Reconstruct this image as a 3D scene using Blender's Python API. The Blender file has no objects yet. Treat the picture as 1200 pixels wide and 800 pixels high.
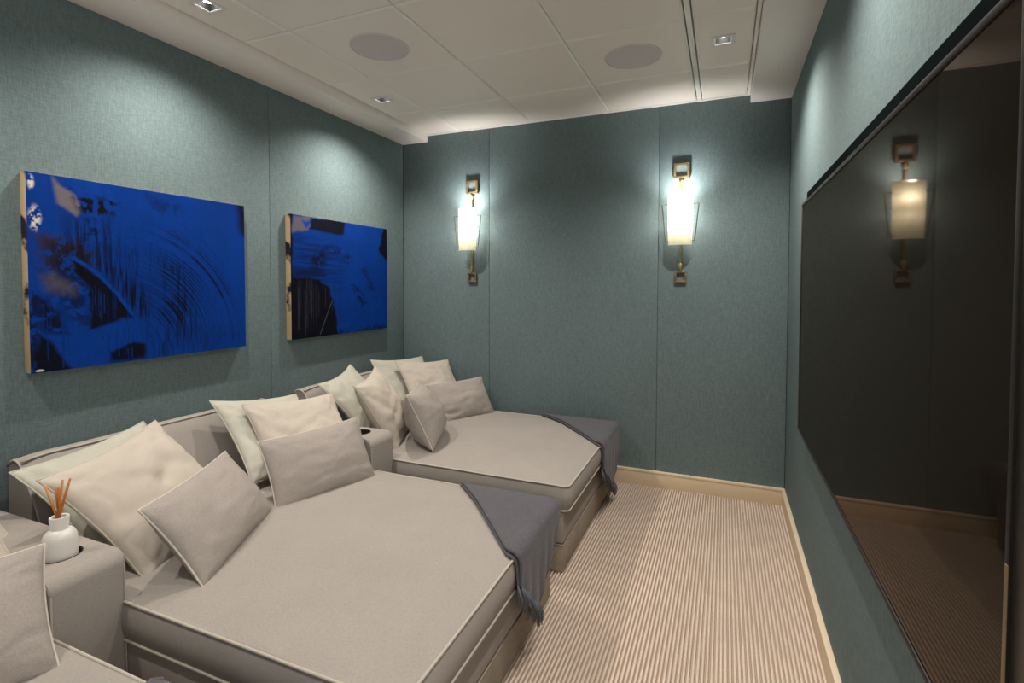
import bpy, bmesh, math, random
import numpy as np
from mathutils import Vector, Matrix, Euler, noise as mnoise

scene = bpy.context.scene
COL = scene.collection
rad = math.radians
XL, XR, YB, ZS, ZC = -2.2429, 0.333, 3.2547, 2.30, 2.3467     # room: left wall, right wall, back wall, soffit, ceiling
YR = -.62                                                    # rear wall, behind the camera

# ------------------------------------------------------------------ camera
cam_d = bpy.data.cameras.new('camera')
cam = bpy.data.objects.new('camera', cam_d)
COL.objects.link(cam)
cam_d.sensor_width = 36.0
cam_d.lens = 598.07 / 1200 * 36.0
cam_d.shift_x = 0.0
cam_d.shift_y = -(400 - 350.41) / 1200
cam_d.clip_start = 0.03
yaw, pitch, roll = .3942, .0307, .0018
f0 = Vector((-math.sin(yaw), math.cos(yaw), 0)); r0 = Vector((math.cos(yaw), math.sin(yaw), 0)); u0 = Vector((0, 0, 1))
fw = f0 * math.cos(pitch) - u0 * math.sin(pitch)
u1 = u0 * math.cos(pitch) + f0 * math.sin(pitch)
rr = r0 * math.cos(roll) + u1 * math.sin(roll)
uu = u1 * math.cos(roll) - r0 * math.sin(roll)
cam.matrix_world = Matrix(((rr.x, uu.x, -fw.x, 0), (rr.y, uu.y, -fw.y, 0), (rr.z, uu.z, -fw.z, 1.2635), (0, 0, 0, 1)))
scene.camera = cam

# ------------------------------------------------------------------ world, exposure
world = bpy.data.worlds.new('world'); scene.world = world
world.use_nodes = True
world.node_tree.nodes['Background'].inputs[0].default_value = (1, .965, .94, 1)
world.node_tree.nodes['Background'].inputs[1].default_value = 1.2  # background enters only through the added doorway, as fill
scene.view_settings.view_transform = 'Standard'
scene.view_settings.look = 'None'
scene.view_settings.gamma = 1.0
scene.view_settings.use_curve_mapping = False
scene.view_settings.exposure = 0.52
DOWN_W = 36.0        # watts of each downlight over the sofas
DOWN_W2 = 37.0       # watts of each downlight over the aisle
SCONCE_W = 2.7       # watts of each sconce bulb
DOWN_COL = (1.0, .92, .83)
SCONCE_COL = (1.0, .975, .945)

# ------------------------------------------------------------------ materials
def srgb(r, g, b):
    f = lambda c: ((c / 255) / 12.92) if c / 255 <= .04045 else ((c / 255 + .055) / 1.055) ** 2.4
    return (f(r), f(g), f(b), 1)

def new_mat(name):
    m = bpy.data.materials.new(name); m.use_nodes = True
    nt = m.node_tree; b = nt.nodes['Principled BSDF']
    return m, nt, b

def plain(name, col, rough=.6, metal=0.0, spec=.5, var=.0, vscale=30, bump=0.0):
    m, nt, b = new_mat(name)
    b.inputs['Base Color'].default_value = col
    b.inputs['Roughness'].default_value = rough
    b.inputs['Metallic'].default_value = metal
    b.inputs['Specular IOR Level'].default_value = spec
    if var or bump:
        tc = nt.nodes.new('ShaderNodeTexCoord'); n = nt.nodes.new('ShaderNodeTexNoise')
        n.inputs['Scale'].default_value = vscale; n.inputs['Detail'].default_value = 4
        nt.links.new(tc.outputs['Object'], n.inputs['Vector'])
        if var:
            mx = nt.nodes.new('ShaderNodeMix'); mx.data_type = 'RGBA'
            mx.inputs[6].default_value = tuple(c * (1 - var) for c in col[:3]) + (1,)
            mx.inputs[7].default_value = tuple(min(1, c * (1 + var)) for c in col[:3]) + (1,)
            nt.links.new(n.outputs['Fac'], mx.inputs[0]); nt.links.new(mx.outputs[2], b.inputs['Base Color'])
        if bump:
            bp = nt.nodes.new('ShaderNodeBump'); bp.inputs['Strength'].default_value = bump; bp.inputs['Distance'].default_value = .003
            nt.links.new(n.outputs['Fac'], bp.inputs['Height']); nt.links.new(bp.outputs['Normal'], b.inputs['Normal'])
    return m

def weave(name, col, s1, s2, var=.16, bump=.25, dist=.002, sheen=.0, blotch=.05):
    """woven cloth: two crossed thread noises in object space give heather and relief"""
    m, nt, b = new_mat(name)
    b.inputs['Roughness'].default_value = .9
    b.inputs['Specular IOR Level'].default_value = .15
    if sheen:
        b.inputs['Sheen Weight'].default_value = sheen
        b.inputs['Sheen Roughness'].default_value = .5
    tc = nt.nodes.new('ShaderNodeTexCoord')
    outs = []
    for s in (s1, s2):
        mp = nt.nodes.new('ShaderNodeMapping'); mp.inputs['Scale'].default_value = s
        n = nt.nodes.new('ShaderNodeTexNoise'); n.inputs['Scale'].default_value = 1.0; n.inputs['Detail'].default_value = 3; n.inputs['Roughness'].default_value = .6
        nt.links.new(tc.outputs['Object'], mp.inputs['Vector']); nt.links.new(mp.outputs[0], n.inputs['Vector'])
        outs.append(n.outputs['Fac'])
    big = nt.nodes.new('ShaderNodeTexNoise'); big.inputs['Scale'].default_value = 6; big.inputs['Detail'].default_value = 2
    nt.links.new(tc.outputs['Object'], big.inputs['Vector'])
    add = nt.nodes.new('ShaderNodeMath'); add.operation = 'ADD'
    nt.links.new(outs[0], add.inputs[0]); nt.links.new(outs[1], add.inputs[1])
    mr = nt.nodes.new('ShaderNodeMapRange'); mr.inputs[1].default_value = .72; mr.inputs[2].default_value = 1.28
    mr.inputs[3].default_value = 1 - var; mr.inputs[4].default_value = 1 + var
    nt.links.new(add.outputs[0], mr.inputs[0])
    mb = nt.nodes.new('ShaderNodeMapRange'); mb.inputs[1].default_value = .3; mb.inputs[2].default_value = .7
    mb.inputs[3].default_value = 1 - blotch; mb.inputs[4].default_value = 1 + blotch
    nt.links.new(big.outputs['Fac'], mb.inputs[0])
    mul = nt.nodes.new('ShaderNodeMath'); mul.operation = 'MULTIPLY'
    nt.links.new(mr.outputs[0], mul.inputs[0]); nt.links.new(mb.outputs[0], mul.inputs[1])
    vm = nt.nodes.new('ShaderNodeVectorMath'); vm.operation = 'SCALE'
    vm.inputs[0].default_value = col[:3]
    nt.links.new(mul.outputs[0], vm.inputs['Scale']); nt.links.new(vm.outputs[0], b.inputs['Base Color'])
    bp = nt.nodes.new('ShaderNodeBump'); bp.inputs['Strength'].default_value = bump; bp.inputs['Distance'].default_value = dist
    nt.links.new(add.outputs[0], bp.inputs['Height']); nt.links.new(bp.outputs['Normal'], b.inputs['Normal'])
    return m

M = {}
TEAL = (.164, .222, .231)
M['wall_cloth'] = weave('teal_wall_cloth', TEAL, (250, 250, 30), (44, 44, 290), var=.19, bump=.25, dist=.0015, blotch=.02)
M['wall_back'] = plain('wall_backing', (.03, .05, .05, 1), .9)
M['ceil_face'] = plain('ceiling_panel_face', (.95, .885, .81, 1), .5, spec=.4, var=.02, vscale=3)
M['ceil_edge'] = plain('ceiling_panel_edge', (.97, .94, .88, 1), .45)  # panel edges lighter than faces: light on the bevels put into colour
M['white_paint'] = plain('white_paint', (.94, .885, .85, 1), .55, var=.015, vscale=5)
M['oak'] = plain('limed_oak', srgb(222, 202, 172), .45, var=.06, vscale=12)
M['oak_highlight'] = plain('limed_oak_highlight', srgb(234, 216, 188), .45, var=.04, vscale=12)  # lighter than the board: the cap's highlight put into its colour
M['sofa'] = weave('sofa_linen', (.350, .318, .291), (420, 130, 420), (130, 420, 420), var=.10, bump=.25, dist=.0012, blotch=.03)
M['sofa_dark'] = weave('plinth_cloth', (.345, .295, .235), (200, 40, 60), (40, 200, 60), var=.12, bump=.3, dist=.0015, blotch=.12)
M['piping'] = plain('sofa_piping', (.47, .43, .375, 1), .75)
M['cream'] = weave('cream_cotton', (.54, .484, .416), (220, 220, 60), (60, 60, 220), var=.03, bump=.12, dist=.001)
M['sage'] = weave('sage_cotton', (.515, .50, .43), (220, 220, 60), (60, 60, 220), var=.03, bump=.12, dist=.001)
M['taupe'] = weave('taupe_linen', (.378, .336, .308), (400, 400, 130), (130, 130, 400), var=.11, bump=.3, dist=.0015)
M['light_pipe'] = plain('pale_piping', (.60, .555, .48, 1), .75)
M['throw'] = weave('grey_wool', (.102, .098, .111), (150, 150, 150), (320, 320, 320), var=.26, bump=.45, dist=.002, sheen=.15)
M['fringe'] = plain('grey_wool_fringe', (.135, .148, .17, 1), .9)
M['bronze'] = plain('aged_brass', (.36, .26, .14, 1), .38, metal=.85, var=.15, vscale=60)
M['brass'] = plain('pale_brass', (.72, .55, .26, 1), .3, metal=.9)
M['dark_bronze'] = plain('dark_bronze', (.10, .085, .075, 1), .33, metal=.7)
M['bezel'] = plain('tv_bezel', (.020, .017, .016, 1), .45, metal=.0, spec=.25)
M['black'] = plain('matt_black', (.012, .012, .012, 1), .6)
M['tv_gap'] = plain('tv_gap_shade', (.008, .011, .011, 1), 1.0, spec=.0)
M['grille'] = plain('speaker_grille', (.84, .78, .76, 1), .7, var=.04, vscale=400)
M['grille_net'] = plain('speaker_net', (.70, .655, .65, 1), .75, var=.05, vscale=400)
M['ceramic'] = plain('white_ceramic', (.80, .77, .73, 1), .35, var=.01, vscale=9)
M['reed'] = plain('rattan_reed', srgb(196, 124, 56), .6, var=.15, vscale=120)
M['white_metal'] = plain('white_enamel', (.85, .83, .80, 1), .4)
m, nt, b = new_mat('tv_screen'); M['screen'] = m
df = nt.nodes.new('ShaderNodeBsdfDiffuse'); df.inputs[0].default_value = (.013, .0095, .007, 1)
gl = nt.nodes.new('ShaderNodeBsdfGlossy'); gl.inputs['Color'].default_value = (.52, .45, .395, 1); gl.inputs['Roughness'].default_value = .03
fr = nt.nodes.new('ShaderNodeFresnel'); fr.inputs[0].default_value = 1.38
ms = nt.nodes.new('ShaderNodeMixShader')
nt.links.new(fr.outputs[0], ms.inputs[0]); nt.links.new(df.outputs[0], ms.inputs[1]); nt.links.new(gl.outputs[0], ms.inputs[2])
nt.links.new(ms.outputs[0], nt.nodes['Material Output'].inputs['Surface'])
m, nt, b = new_mat('lamp_glow'); M['lamp'] = m
b.inputs['Emission Color'].default_value = (1, .95, .88, 1); b.inputs['Emission Strength'].default_value = 12
m, nt, b = new_mat('bulb_glow'); M['bulb'] = m
b.inputs['Emission Color'].default_value = (1, .99, .96, 1); b.inputs['Emission Strength'].default_value = 30
# parchment shade: translucent
m, nt, b = new_mat('parchment_shade'); M['shade'] = m
tr = nt.nodes.new('ShaderNodeBsdfTranslucent'); tr.inputs[0].default_value = (.86, .80, .58, 1)
df = nt.nodes.new('ShaderNodeBsdfDiffuse'); df.inputs[0].default_value = (.80, .74, .56, 1)
ms = nt.nodes.new('ShaderNodeMixShader'); ms.inputs[0].default_value = .5
nt.links.new(df.outputs[0], ms.inputs[1]); nt.links.new(tr.outputs[0], ms.inputs[2])
nt.links.new(ms.outputs[0], nt.nodes['Material Output'].inputs['Surface'])
# paint from a colour attribute
m, nt, b = new_mat('painted_canvas'); M['paint'] = m
at = nt.nodes.new('ShaderNodeAttribute'); at.attribute_name = 'paint'
nt.links.new(at.outputs['Color'], b.inputs['Base Color']); b.inputs['Roughness'].default_value = .6; b.inputs['Specular IOR Level'].default_value = .08
M['canvas'] = plain('raw_canvas', srgb(190, 165, 128), .85, var=.12, vscale=40)
# carpet
m, nt, b = new_mat('ribbed_carpet'); M['carpet'] = m
b.inputs['Roughness'].default_value = .95; b.inputs['Specular IOR Level'].default_value = .1
tc = nt.nodes.new('ShaderNodeTexCoord')
n1 = nt.nodes.new('ShaderNodeTexNoise'); n1.inputs['Scale'].default_value = 260; n1.inputs['Detail'].default_value = 2
n2 = nt.nodes.new('ShaderNodeTexNoise'); n2.inputs['Scale'].default_value = 4.5; n2.inputs['Detail'].default_value = 4; n2.inputs['Distortion'].default_value = 1.2
for n in (n1, n2): nt.links.new(tc.outputs['Object'], n.inputs['Vector'])
ra = nt.nodes.new('ShaderNodeMapRange'); ra.inputs[1].default_value = .3; ra.inputs[2].default_value = .7; ra.inputs[3].default_value = .86; ra.inputs[4].default_value = 1.12
rb = nt.nodes.new('ShaderNodeMapRange'); rb.inputs[1].default_value = .4; rb.inputs[2].default_value = .72; rb.inputs[3].default_value = .96; rb.inputs[4].default_value = 1.1
nt.links.new(n1.outputs['Fac'], ra.inputs[0]); nt.links.new(n2.outputs['Fac'], rb.inputs[0])
mu = nt.nodes.new('ShaderNodeMath'); mu.operation = 'MULTIPLY'
nt.links.new(ra.outputs[0], mu.inputs[0]); nt.links.new(rb.outputs[0], mu.inputs[1])
vm = nt.nodes.new('ShaderNodeVectorMath'); vm.operation = 'SCALE'; vm.inputs[0].default_value = (.73, .612, .522)
nt.links.new(mu.outputs[0], vm.inputs['Scale']); nt.links.new(vm.outputs[0], b.inputs['Base Color'])

M['carpet_groove'] = plain('carpet_groove_shade', (.57, .46, .37, 1), .95, spec=.1, var=.1, vscale=200)  # darker groove faces: shade between the ribs put into the colour

# ------------------------------------------------------------------ helpers
def link(name, mesh, mat=None, parent=None, smooth=False, loc=None):
    o = bpy.data.objects.new(name, mesh); COL.objects.link(o)
    if mat is not None and not mesh.materials: mesh.materials.append(mat)
    if parent: o.parent = parent
    if loc: o.location = loc
    if smooth: mesh.polygons.foreach_set('use_smooth', [True] * len(mesh.polygons))
    return o

def from_bm(name, bm, mat, parent=None, smooth=False, angle=None):
    me = bpy.data.meshes.new(name)
    bmesh.ops.recalc_face_normals(bm, faces=bm.faces)
    bm.to_mesh(me); bm.free()
    o = link(name, me, mat, parent, smooth or angle is not None)
    if angle is not None: me.set_sharp_from_angle(angle=rad(angle))
    return o

def tag(o, label, cat, group=None, kind=None):
    if kind: o['kind'] = kind
    if label: o['label'] = label
    if cat: o['category'] = cat
    if group: o['group'] = group
    return o

def struct(o): o['kind'] = 'structure'; return o

def thing(name, loc, label, cat, group=None, rot=(0, 0, 0)):
    o = bpy.data.objects.new(name, None); COL.objects.link(o)
    o.location = loc; o.rotation_euler = rot; o.empty_display_size = .1
    return tag(o, label, cat, group)

def add_box(bm, lo, hi, bev=0, seg=2):
    r = bmesh.ops.create_cube(bm, size=1)
    vs = r['verts']
    for v in vs:
        v.co = Vector([lo[i] + (v.co[i] + .5) * (hi[i] - lo[i]) for i in range(3)])
    if bev:
        es = {e for v in vs for e in v.link_edges}
        bmesh.ops.bevel(bm, geom=list(es), offset=bev, segments=seg, profile=.5, affect='EDGES')
    return bm

def box(name, lo, hi, mat, parent=None, bev=0, seg=2):
    bm = bmesh.new(); add_box(bm, lo, hi, bev, seg)
    return from_bm(name, bm, mat, parent, angle=40 if bev else None)

def add_tube(bm, pts, r, seg=8, closed=False, taper=None):
    pts = [Vector(p) for p in pts]; n = len(pts); rings = []
    up = None
    for i, p in enumerate(pts):
        a = pts[i - 1] if (i or closed) else p
        c = pts[(i + 1) % n] if (i < n - 1 or closed) else p
        t = (c - a).normalized()
        if up is None:
            up = Vector((0, 0, 1)) if abs(t.z) < .9 else Vector((1, 0, 0))
        x = t.cross(up)
        if x.length < 1e-5: x = t.orthogonal()
        x.normalize(); y = x.cross(t).normalized(); up = y
        k = r if taper is None else r * taper[i]
        rings.append([bm.verts.new(p + x * (math.cos(2 * math.pi * j / seg) * k) + y * (math.sin(2 * math.pi * j / seg) * k)) for j in range(seg)])
    m = n if closed else n - 1
    for i in range(m):
        A, B = rings[i], rings[(i + 1) % n]
        for j in range(seg):
            bm.faces.new((A[j], A[(j + 1) % seg], B[(j + 1) % seg], B[j]))
    if not closed:
        bm.faces.new(rings[0][::-1]); bm.faces.new(rings[-1])
    return bm

def tube(name, pts, r, mat, parent=None, seg=8, closed=False, taper=None):
    return from_bm(name, add_tube(bmesh.new(), pts, r, seg, closed, taper), mat, parent, smooth=True)

def lathe(name, prof, mat, parent=None, seg=32, loc=(0, 0, 0), angle=35):
    bm = bmesh.new(); rings = []
    for r, z in prof:
        rings.append([bm.verts.new((loc[0] + r * math.cos(2 * math.pi * j / seg), loc[1] + r * math.sin(2 * math.pi * j / seg), loc[2] + z)) for j in range(seg)])
    for A, B in zip(rings, rings[1:]):
        for j in range(seg): bm.faces.new((A[j], A[(j + 1) % seg], B[(j + 1) % seg], B[j]))
    bm.faces.new(rings[0][::-1]); bm.faces.new(rings[-1])
    return from_bm(name, bm, mat, parent, angle=angle)

# ------------------------------------------------------------------ room shell
# carpet: real ribs running towards the back wall
PITCH = .0140
prof = [(0, 0), (.10, -.0015), (.18, -.008), (.24, -.013), (.44, -.013), (.50, -.008), (.58, -.0015), (.80, .0006)]
nx = int((XR - XL + .06) / PITCH) + 1
xs, zs = [], []
for i in range(nx):
    for u, z in prof:
        xs.append(XL - .03 + (i + u) * PITCH); zs.append(z)
ys = [YR - .03 + (YB + .03 - YR + .03) * k / 60 for k in range(61)]
verts = []; rng = random.Random(3)
wob = [[.0007 * mnoise.noise(Vector((i * .9, k * .55, 2))) for k in range(61)] for i in range(nx)]
for k, y in enumerate(ys):
    for j, (x, z) in enumerate(zip(xs, zs)):
        verts.append((x + wob[j // len(prof)][k], y, z))
W = len(xs)
faces = [(k * W + j, k * W + j + 1, (k + 1) * W + j + 1, (k + 1) * W + j) for k in range(60) for j in range(W - 1)]
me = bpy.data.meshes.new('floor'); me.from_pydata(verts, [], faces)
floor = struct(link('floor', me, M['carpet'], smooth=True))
me.materials.append(M['carpet_groove'])
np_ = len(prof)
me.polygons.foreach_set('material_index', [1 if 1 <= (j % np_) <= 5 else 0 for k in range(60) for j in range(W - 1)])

def wall(name, lo, hi, panels):
    w = struct(box(name, lo, hi, M['wall_back']))
    for a, b_ in panels:
        box('fabric_panel', a, b_, M['wall_cloth'], w, bev=.0035, seg=3)
    return w
J = .0006
ZT = ZC + .05
seam_b = [XL, -1.528, -.380, XR]
wall('wall_back', (XL - .15, YB + .022, -.05), (XR + .15, YB + .12, ZT + .1),
     [((seam_b[i] + J, YB, .02), (seam_b[i + 1] - J, YB + .025, ZT)) for i in range(3)])
seam_l = [YR, .88, 2.028, YB]
wall('wall_left', (XL - .12, YR - .1, -.05), (XL - .022, YB + .02, ZT + .1),
     [((XL - .025, seam_l[i] + J, .02), (XL, seam_l[i + 1] - J, ZT)) for i in range(3)])
# right wall, with an unseen doorway added beside the camera to admit fill light
DY0, DY1, DZ = -.50, .445, 2.10
wr = wall('wall_right', (XR + .022, DY1, -.05), (XR + .12, YB + .02, ZT + .1), [((XR, DY1 + J, .02), (XR + .025, YB - J, ZT))])
box('pier', (XR + .022, YR - .1, -.05), (XR + .12, DY0, ZT + .1), M['wall_back'], wr)
box('fabric_panel', (XR, YR + J, .02), (XR + .025, DY0 - J, ZT), M['wall_cloth'], wr, bev=.0035, seg=3)
box('lintel', (XR + .022, DY0, DZ), (XR + .12, DY1, ZT + .1), M['wall_back'], wr)
box('fabric_panel', (XR, DY0 + J, DZ), (XR + .025, DY1 - J, ZT), M['wall_cloth'], wr, bev=.0035, seg=3)
wall('wall_rear', (XL - .15, YR - .12, -.05), (XR + .15, YR - .022, ZT + .1),
     [((seam_b[i] + J, YR - .025, .02), (seam_b[i + 1] - J, YR, ZT)) for i in range(3)])

def baseboard(name, lo, hi, axis, sgn):
    bb = struct(box(name, lo, hi, M['oak'], bev=.003, seg=2))
    l2, h2 = list(lo), list(hi); l2[2] = .084; h2[2] = .0985
    k = 1 - axis
    if sgn < 0: l2[k] -= .003
    else: h2[k] += .003
    box('cap', l2, h2, M['oak_highlight'], bb, bev=.003)
    return bb
baseboard('baseboard_back', (XL, YB - .016, -.01), (XR, YB + .001, .096), 0, -1)
baseboard('baseboard_right', (XR - .016, .62, -.01), (XR + .001, YB - .016, .096), 1, -1)
baseboard('baseboard_left', (XL - .001, YR, -.01), (XL + .016, YB - .016, .096), 1, 1)
baseboard('baseboard_rear', (XL + .016, YR - .001, -.01), (XR - .016, YR + .016, .096), 0, 1)

# soffits and ceiling
SL, SR = -2.0284, .124
struct(box('trim_1', (XL - .001, YR, ZS), (SL, YB + .001, ZT + .08), M['white_paint'], bev=.002))
struct(box('trim_2', (SR, YR, ZS), (XR + .001, YB + .001, ZT + .08), M['white_paint'], bev=.002))
ceil = struct(box('ceiling', (XL - .1, YR - .1, ZC + .075), (XR + .1, YB + .1, ZC + .16), M['white_paint']))
cx = [SL + .004, -1.752, -1.212, -.680, -.166, -.136, .104]
cy = [YB - .016, 2.778, 2.236, 1.695, 1.154, .613, .072, YR + .01]
LIGHTS = [(-1.878, 2.520), (-1.878, 1.416), (-.020, 2.487), (-.020, 1.416), (-1.878, .345), (-.020, .345)]
SPK = [(-1.478, 1.964), (-.418, 2.505)]
def ceiling_tile(x0, x1, y0, y1, hole):
    g, b = .002, .009
    x0 += g; x1 -= g; y0 += g; y1 -= g
    bm = bmesh.new()
    def rect(a0, a1, b0, b1, z): return [bm.verts.new(p) for p in ((a0, b0, z), (a1, b0, z), (a1, b1, z), (a0, b1, z))]
    T = rect(x0, x1, y0, y1, ZC + .014); R0 = rect(x0, x1, y0, y1, ZC + .006)
    R1 = rect(x0 + b, x1 - b, y0 + b, y1 - b, ZC)
    def band(A, B, mi):
        for i in range(4):
            f = bm.faces.new((A[i], A[(i + 1) % 4], B[(i + 1) % 4], B[i])); f.material_index = mi
    band(T, R0, 1); band(R0, R1, 1)
    if hole:
        h = .038
        H0 = rect(hole[0] - h, hole[0] + h, hole[1] - h, hole[1] + h, ZC); H1 = rect(hole[0] - h, hole[0] + h, hole[1] - h, hole[1] + h, ZC + .014)
        band(R1, H0, 0); band(H0, H1, 1); band(H1, T, 1)
    else:
        bm.faces.new(R1); bm.faces.new(T).material_index = 1
    o = from_bm('ceiling_panel', bm, M['ceil_face'], ceil)
    o.data.materials.append(M['ceil_edge'])
for i in range(len(cx) - 1):
    for j in range(len(cy) - 1):
        a, b_, c, d_ = cx[i], cx[i + 1], cy[j + 1], cy[j]
        hole = [l for l in LIGHTS if a < l[0] < b_ and c < l[1] < d_]
        if i == 4:
            continue
        ceiling_tile(a, b_, c, d_, hole[0] if hole else None)
box('slot_strip', (-.163, YR, ZC + .002), (-.139, YB - .016, ZC + .016), M['ceil_edge'], ceil, bev=.003)
for x in (cx[1], cx[2], cx[3]):
    box('ceiling_rail', (x - .012, YR, ZC + .0145), (x + .012, YB, ZC + .022), M['ceil_edge'], ceil)
for y in cy[1:-1]:
    box('ceiling_rail', (SL, y - .012, ZC + .0225), (SR, y + .012, ZC + .030), M['ceil_edge'], ceil)
box('edge_strip', (SL, YB - .015, ZC - .004), (SR, YB + .001, ZC + .02), M['ceil_edge'], ceil, bev=.002)
box('edge_strip', (.106, YR, ZC - .003), (SR - .003, YB - .016, ZC + .02), M['ceil_edge'], ceil, bev=.003)

# downlights
lnames = ['square white downlight above the square blue painting by the back corner', 'square white downlight above the wide blue painting at left',
          'square white downlight in ceiling near the television wall', 'square white downlight above the television middle, out of frame',
          'square white downlight above the nearest sofa', 'square white downlight above the near carpet']
lamp_d = bpy.data.lights.new('downlight_lamp', 'SPOT')
lamp_d.energy = DOWN_W; lamp_d.color = DOWN_COL; lamp_d.spot_size = rad(138); lamp_d.spot_blend = 1.0; lamp_d.shadow_soft_size = .018
lamp_a = lamp_d.copy(); lamp_a.energy = DOWN_W2
lamp_far = lamp_d.copy(); lamp_far.energy = DOWN_W * 1.3          # the pair nearest the back wall is dimmed less
lamp_a_far = lamp_a.copy(); lamp_a_far.energy = DOWN_W2 * 1.25
for (x, y), lab in zip(LIGHTS, lnames):
    t = thing('downlight', (x, y, ZC), lab, 'downlight', 'square ceiling downlights')
    bm = bmesh.new()
    o_, i_ = .050, .032
    def rect(h, z): return [bm.verts.new(p) for p in ((-h, -h, z), (h, -h, z), (h, h, z), (-h, h, z))]
    rs = [rect(.0375, .012), rect(.0375, -.0005), rect(o_, -.0005), rect(o_, -.004), rect(i_ + .003, -.005), rect(i_, -.002), rect(i_, .012)]
    for A, B in zip(rs, rs[1:]):
        for k in range(4): bm.faces.new((A[k], A[(k + 1) % 4], B[(k + 1) % 4], B[k]))
    from_bm('trim_frame', bm, M['white_metal'], t)
    bm = bmesh.new()
    rs = [rect(.032, -.001), rect(.030, .045)]
    for k in range(4): bm.faces.new((rs[0][k], rs[0][(k + 1) % 4], rs[1][(k + 1) % 4], rs[1][k]))
    bm.faces.new(rs[1]); from_bm('baffle', bm, M['black'], t)
    bm = bmesh.new()
    bmesh.ops.create_cone(bm, cap_ends=True, segments=24, radius1=.024, radius2=.020, depth=.012)
    bmesh.ops.translate(bm, vec=(0, 0, .026), verts=bm.verts)
    from_bm('lamp', bm, M['lamp'], t, angle=40)
    lo = bpy.data.objects.new('downlight_lamp', (lamp_a_far if y > 2 else lamp_a) if x > -1 else (lamp_far if y > 2 else lamp_d)); COL.objects.link(lo); lo.parent = t; lo.location = (0, 0, -.008)

# ceiling speakers
for (x, y), lab in zip(SPK, ['round grey ceiling speaker nearer the paintings', 'round grey ceiling speaker nearer the television']):
    t = thing('ceiling_speaker', (x, y, ZC), lab, 'speaker', 'round ceiling speakers')
    lathe('grille', [(.001, -.0045), (.060, -.0045), (.126, -.0040), (.128, -.001)], M['grille_net'], t, 48)
    lathe('rim', [(.1285, -.0005), (.1285, -.0042), (.131, -.0050), (.1345, -.0040), (.1355, -.0005)], M['grille'], t, 48)

# door jamb at the extreme right
tj = struct(box('trim_3', (.252, .44, 0), (XR + .004, .618, ZS), M['dark_bronze'], bev=.003))
box('edge_strip', (.249, .612, .0), (.258, .6205, ZS), M['bezel'], tj, bev=.001)
box('strike_plate', (.2485, .6125, .2), (.2525, .6195, 1.0), M['bronze'], tj, bev=.0008)

# ------------------------------------------------------------------ television
TY0, TY1, TZ0, TZ1, TXF = .66, 2.52, .632, 1.606, .302
tv = thing('television', (TXF + .015, (TY0 + TY1) / 2, TZ0), 'large wall-mounted black television reflecting a wall lamp', 'television')
tv_c = Vector(tv.location)
def tvbox(name, lo, hi, mat, bev=0):
    lo = Vector(lo) - tv_c; hi = Vector(hi) - tv_c
    return box(name, lo, hi, mat, tv, bev)
tvbox('screen', (TXF + .003, TY0 + .012, TZ0 + .012), (TXF + .012, TY1 - .012, TZ1 - .012), M['screen'])
tvbox('bezel', (TXF, TY0, TZ1 - .013), (XR - .006, TY1, TZ1), M['bezel'], .002)
tvbox('bezel', (TXF, TY0, TZ0), (XR - .010, TY1, TZ0 + .013), M['bezel'], .002)
tvbox('bezel', (TXF, TY1 - .013, TZ0 + .0135), (XR - .010, TY1, TZ1 - .0135), M['dark_bronze'], .002)
tvbox('bezel', (TXF, TY0, TZ0 + .0135), (XR - .010, TY0 + .013, TZ1 - .0135), M['bezel'], .002)
tvbox('gap_shade', (XR - .005, TY0 + .02, .75), (XR - .0005, TY1 + .045, 1.662), M['tv_gap'])  # dark sheet in place of the shaded gap above the television

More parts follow.
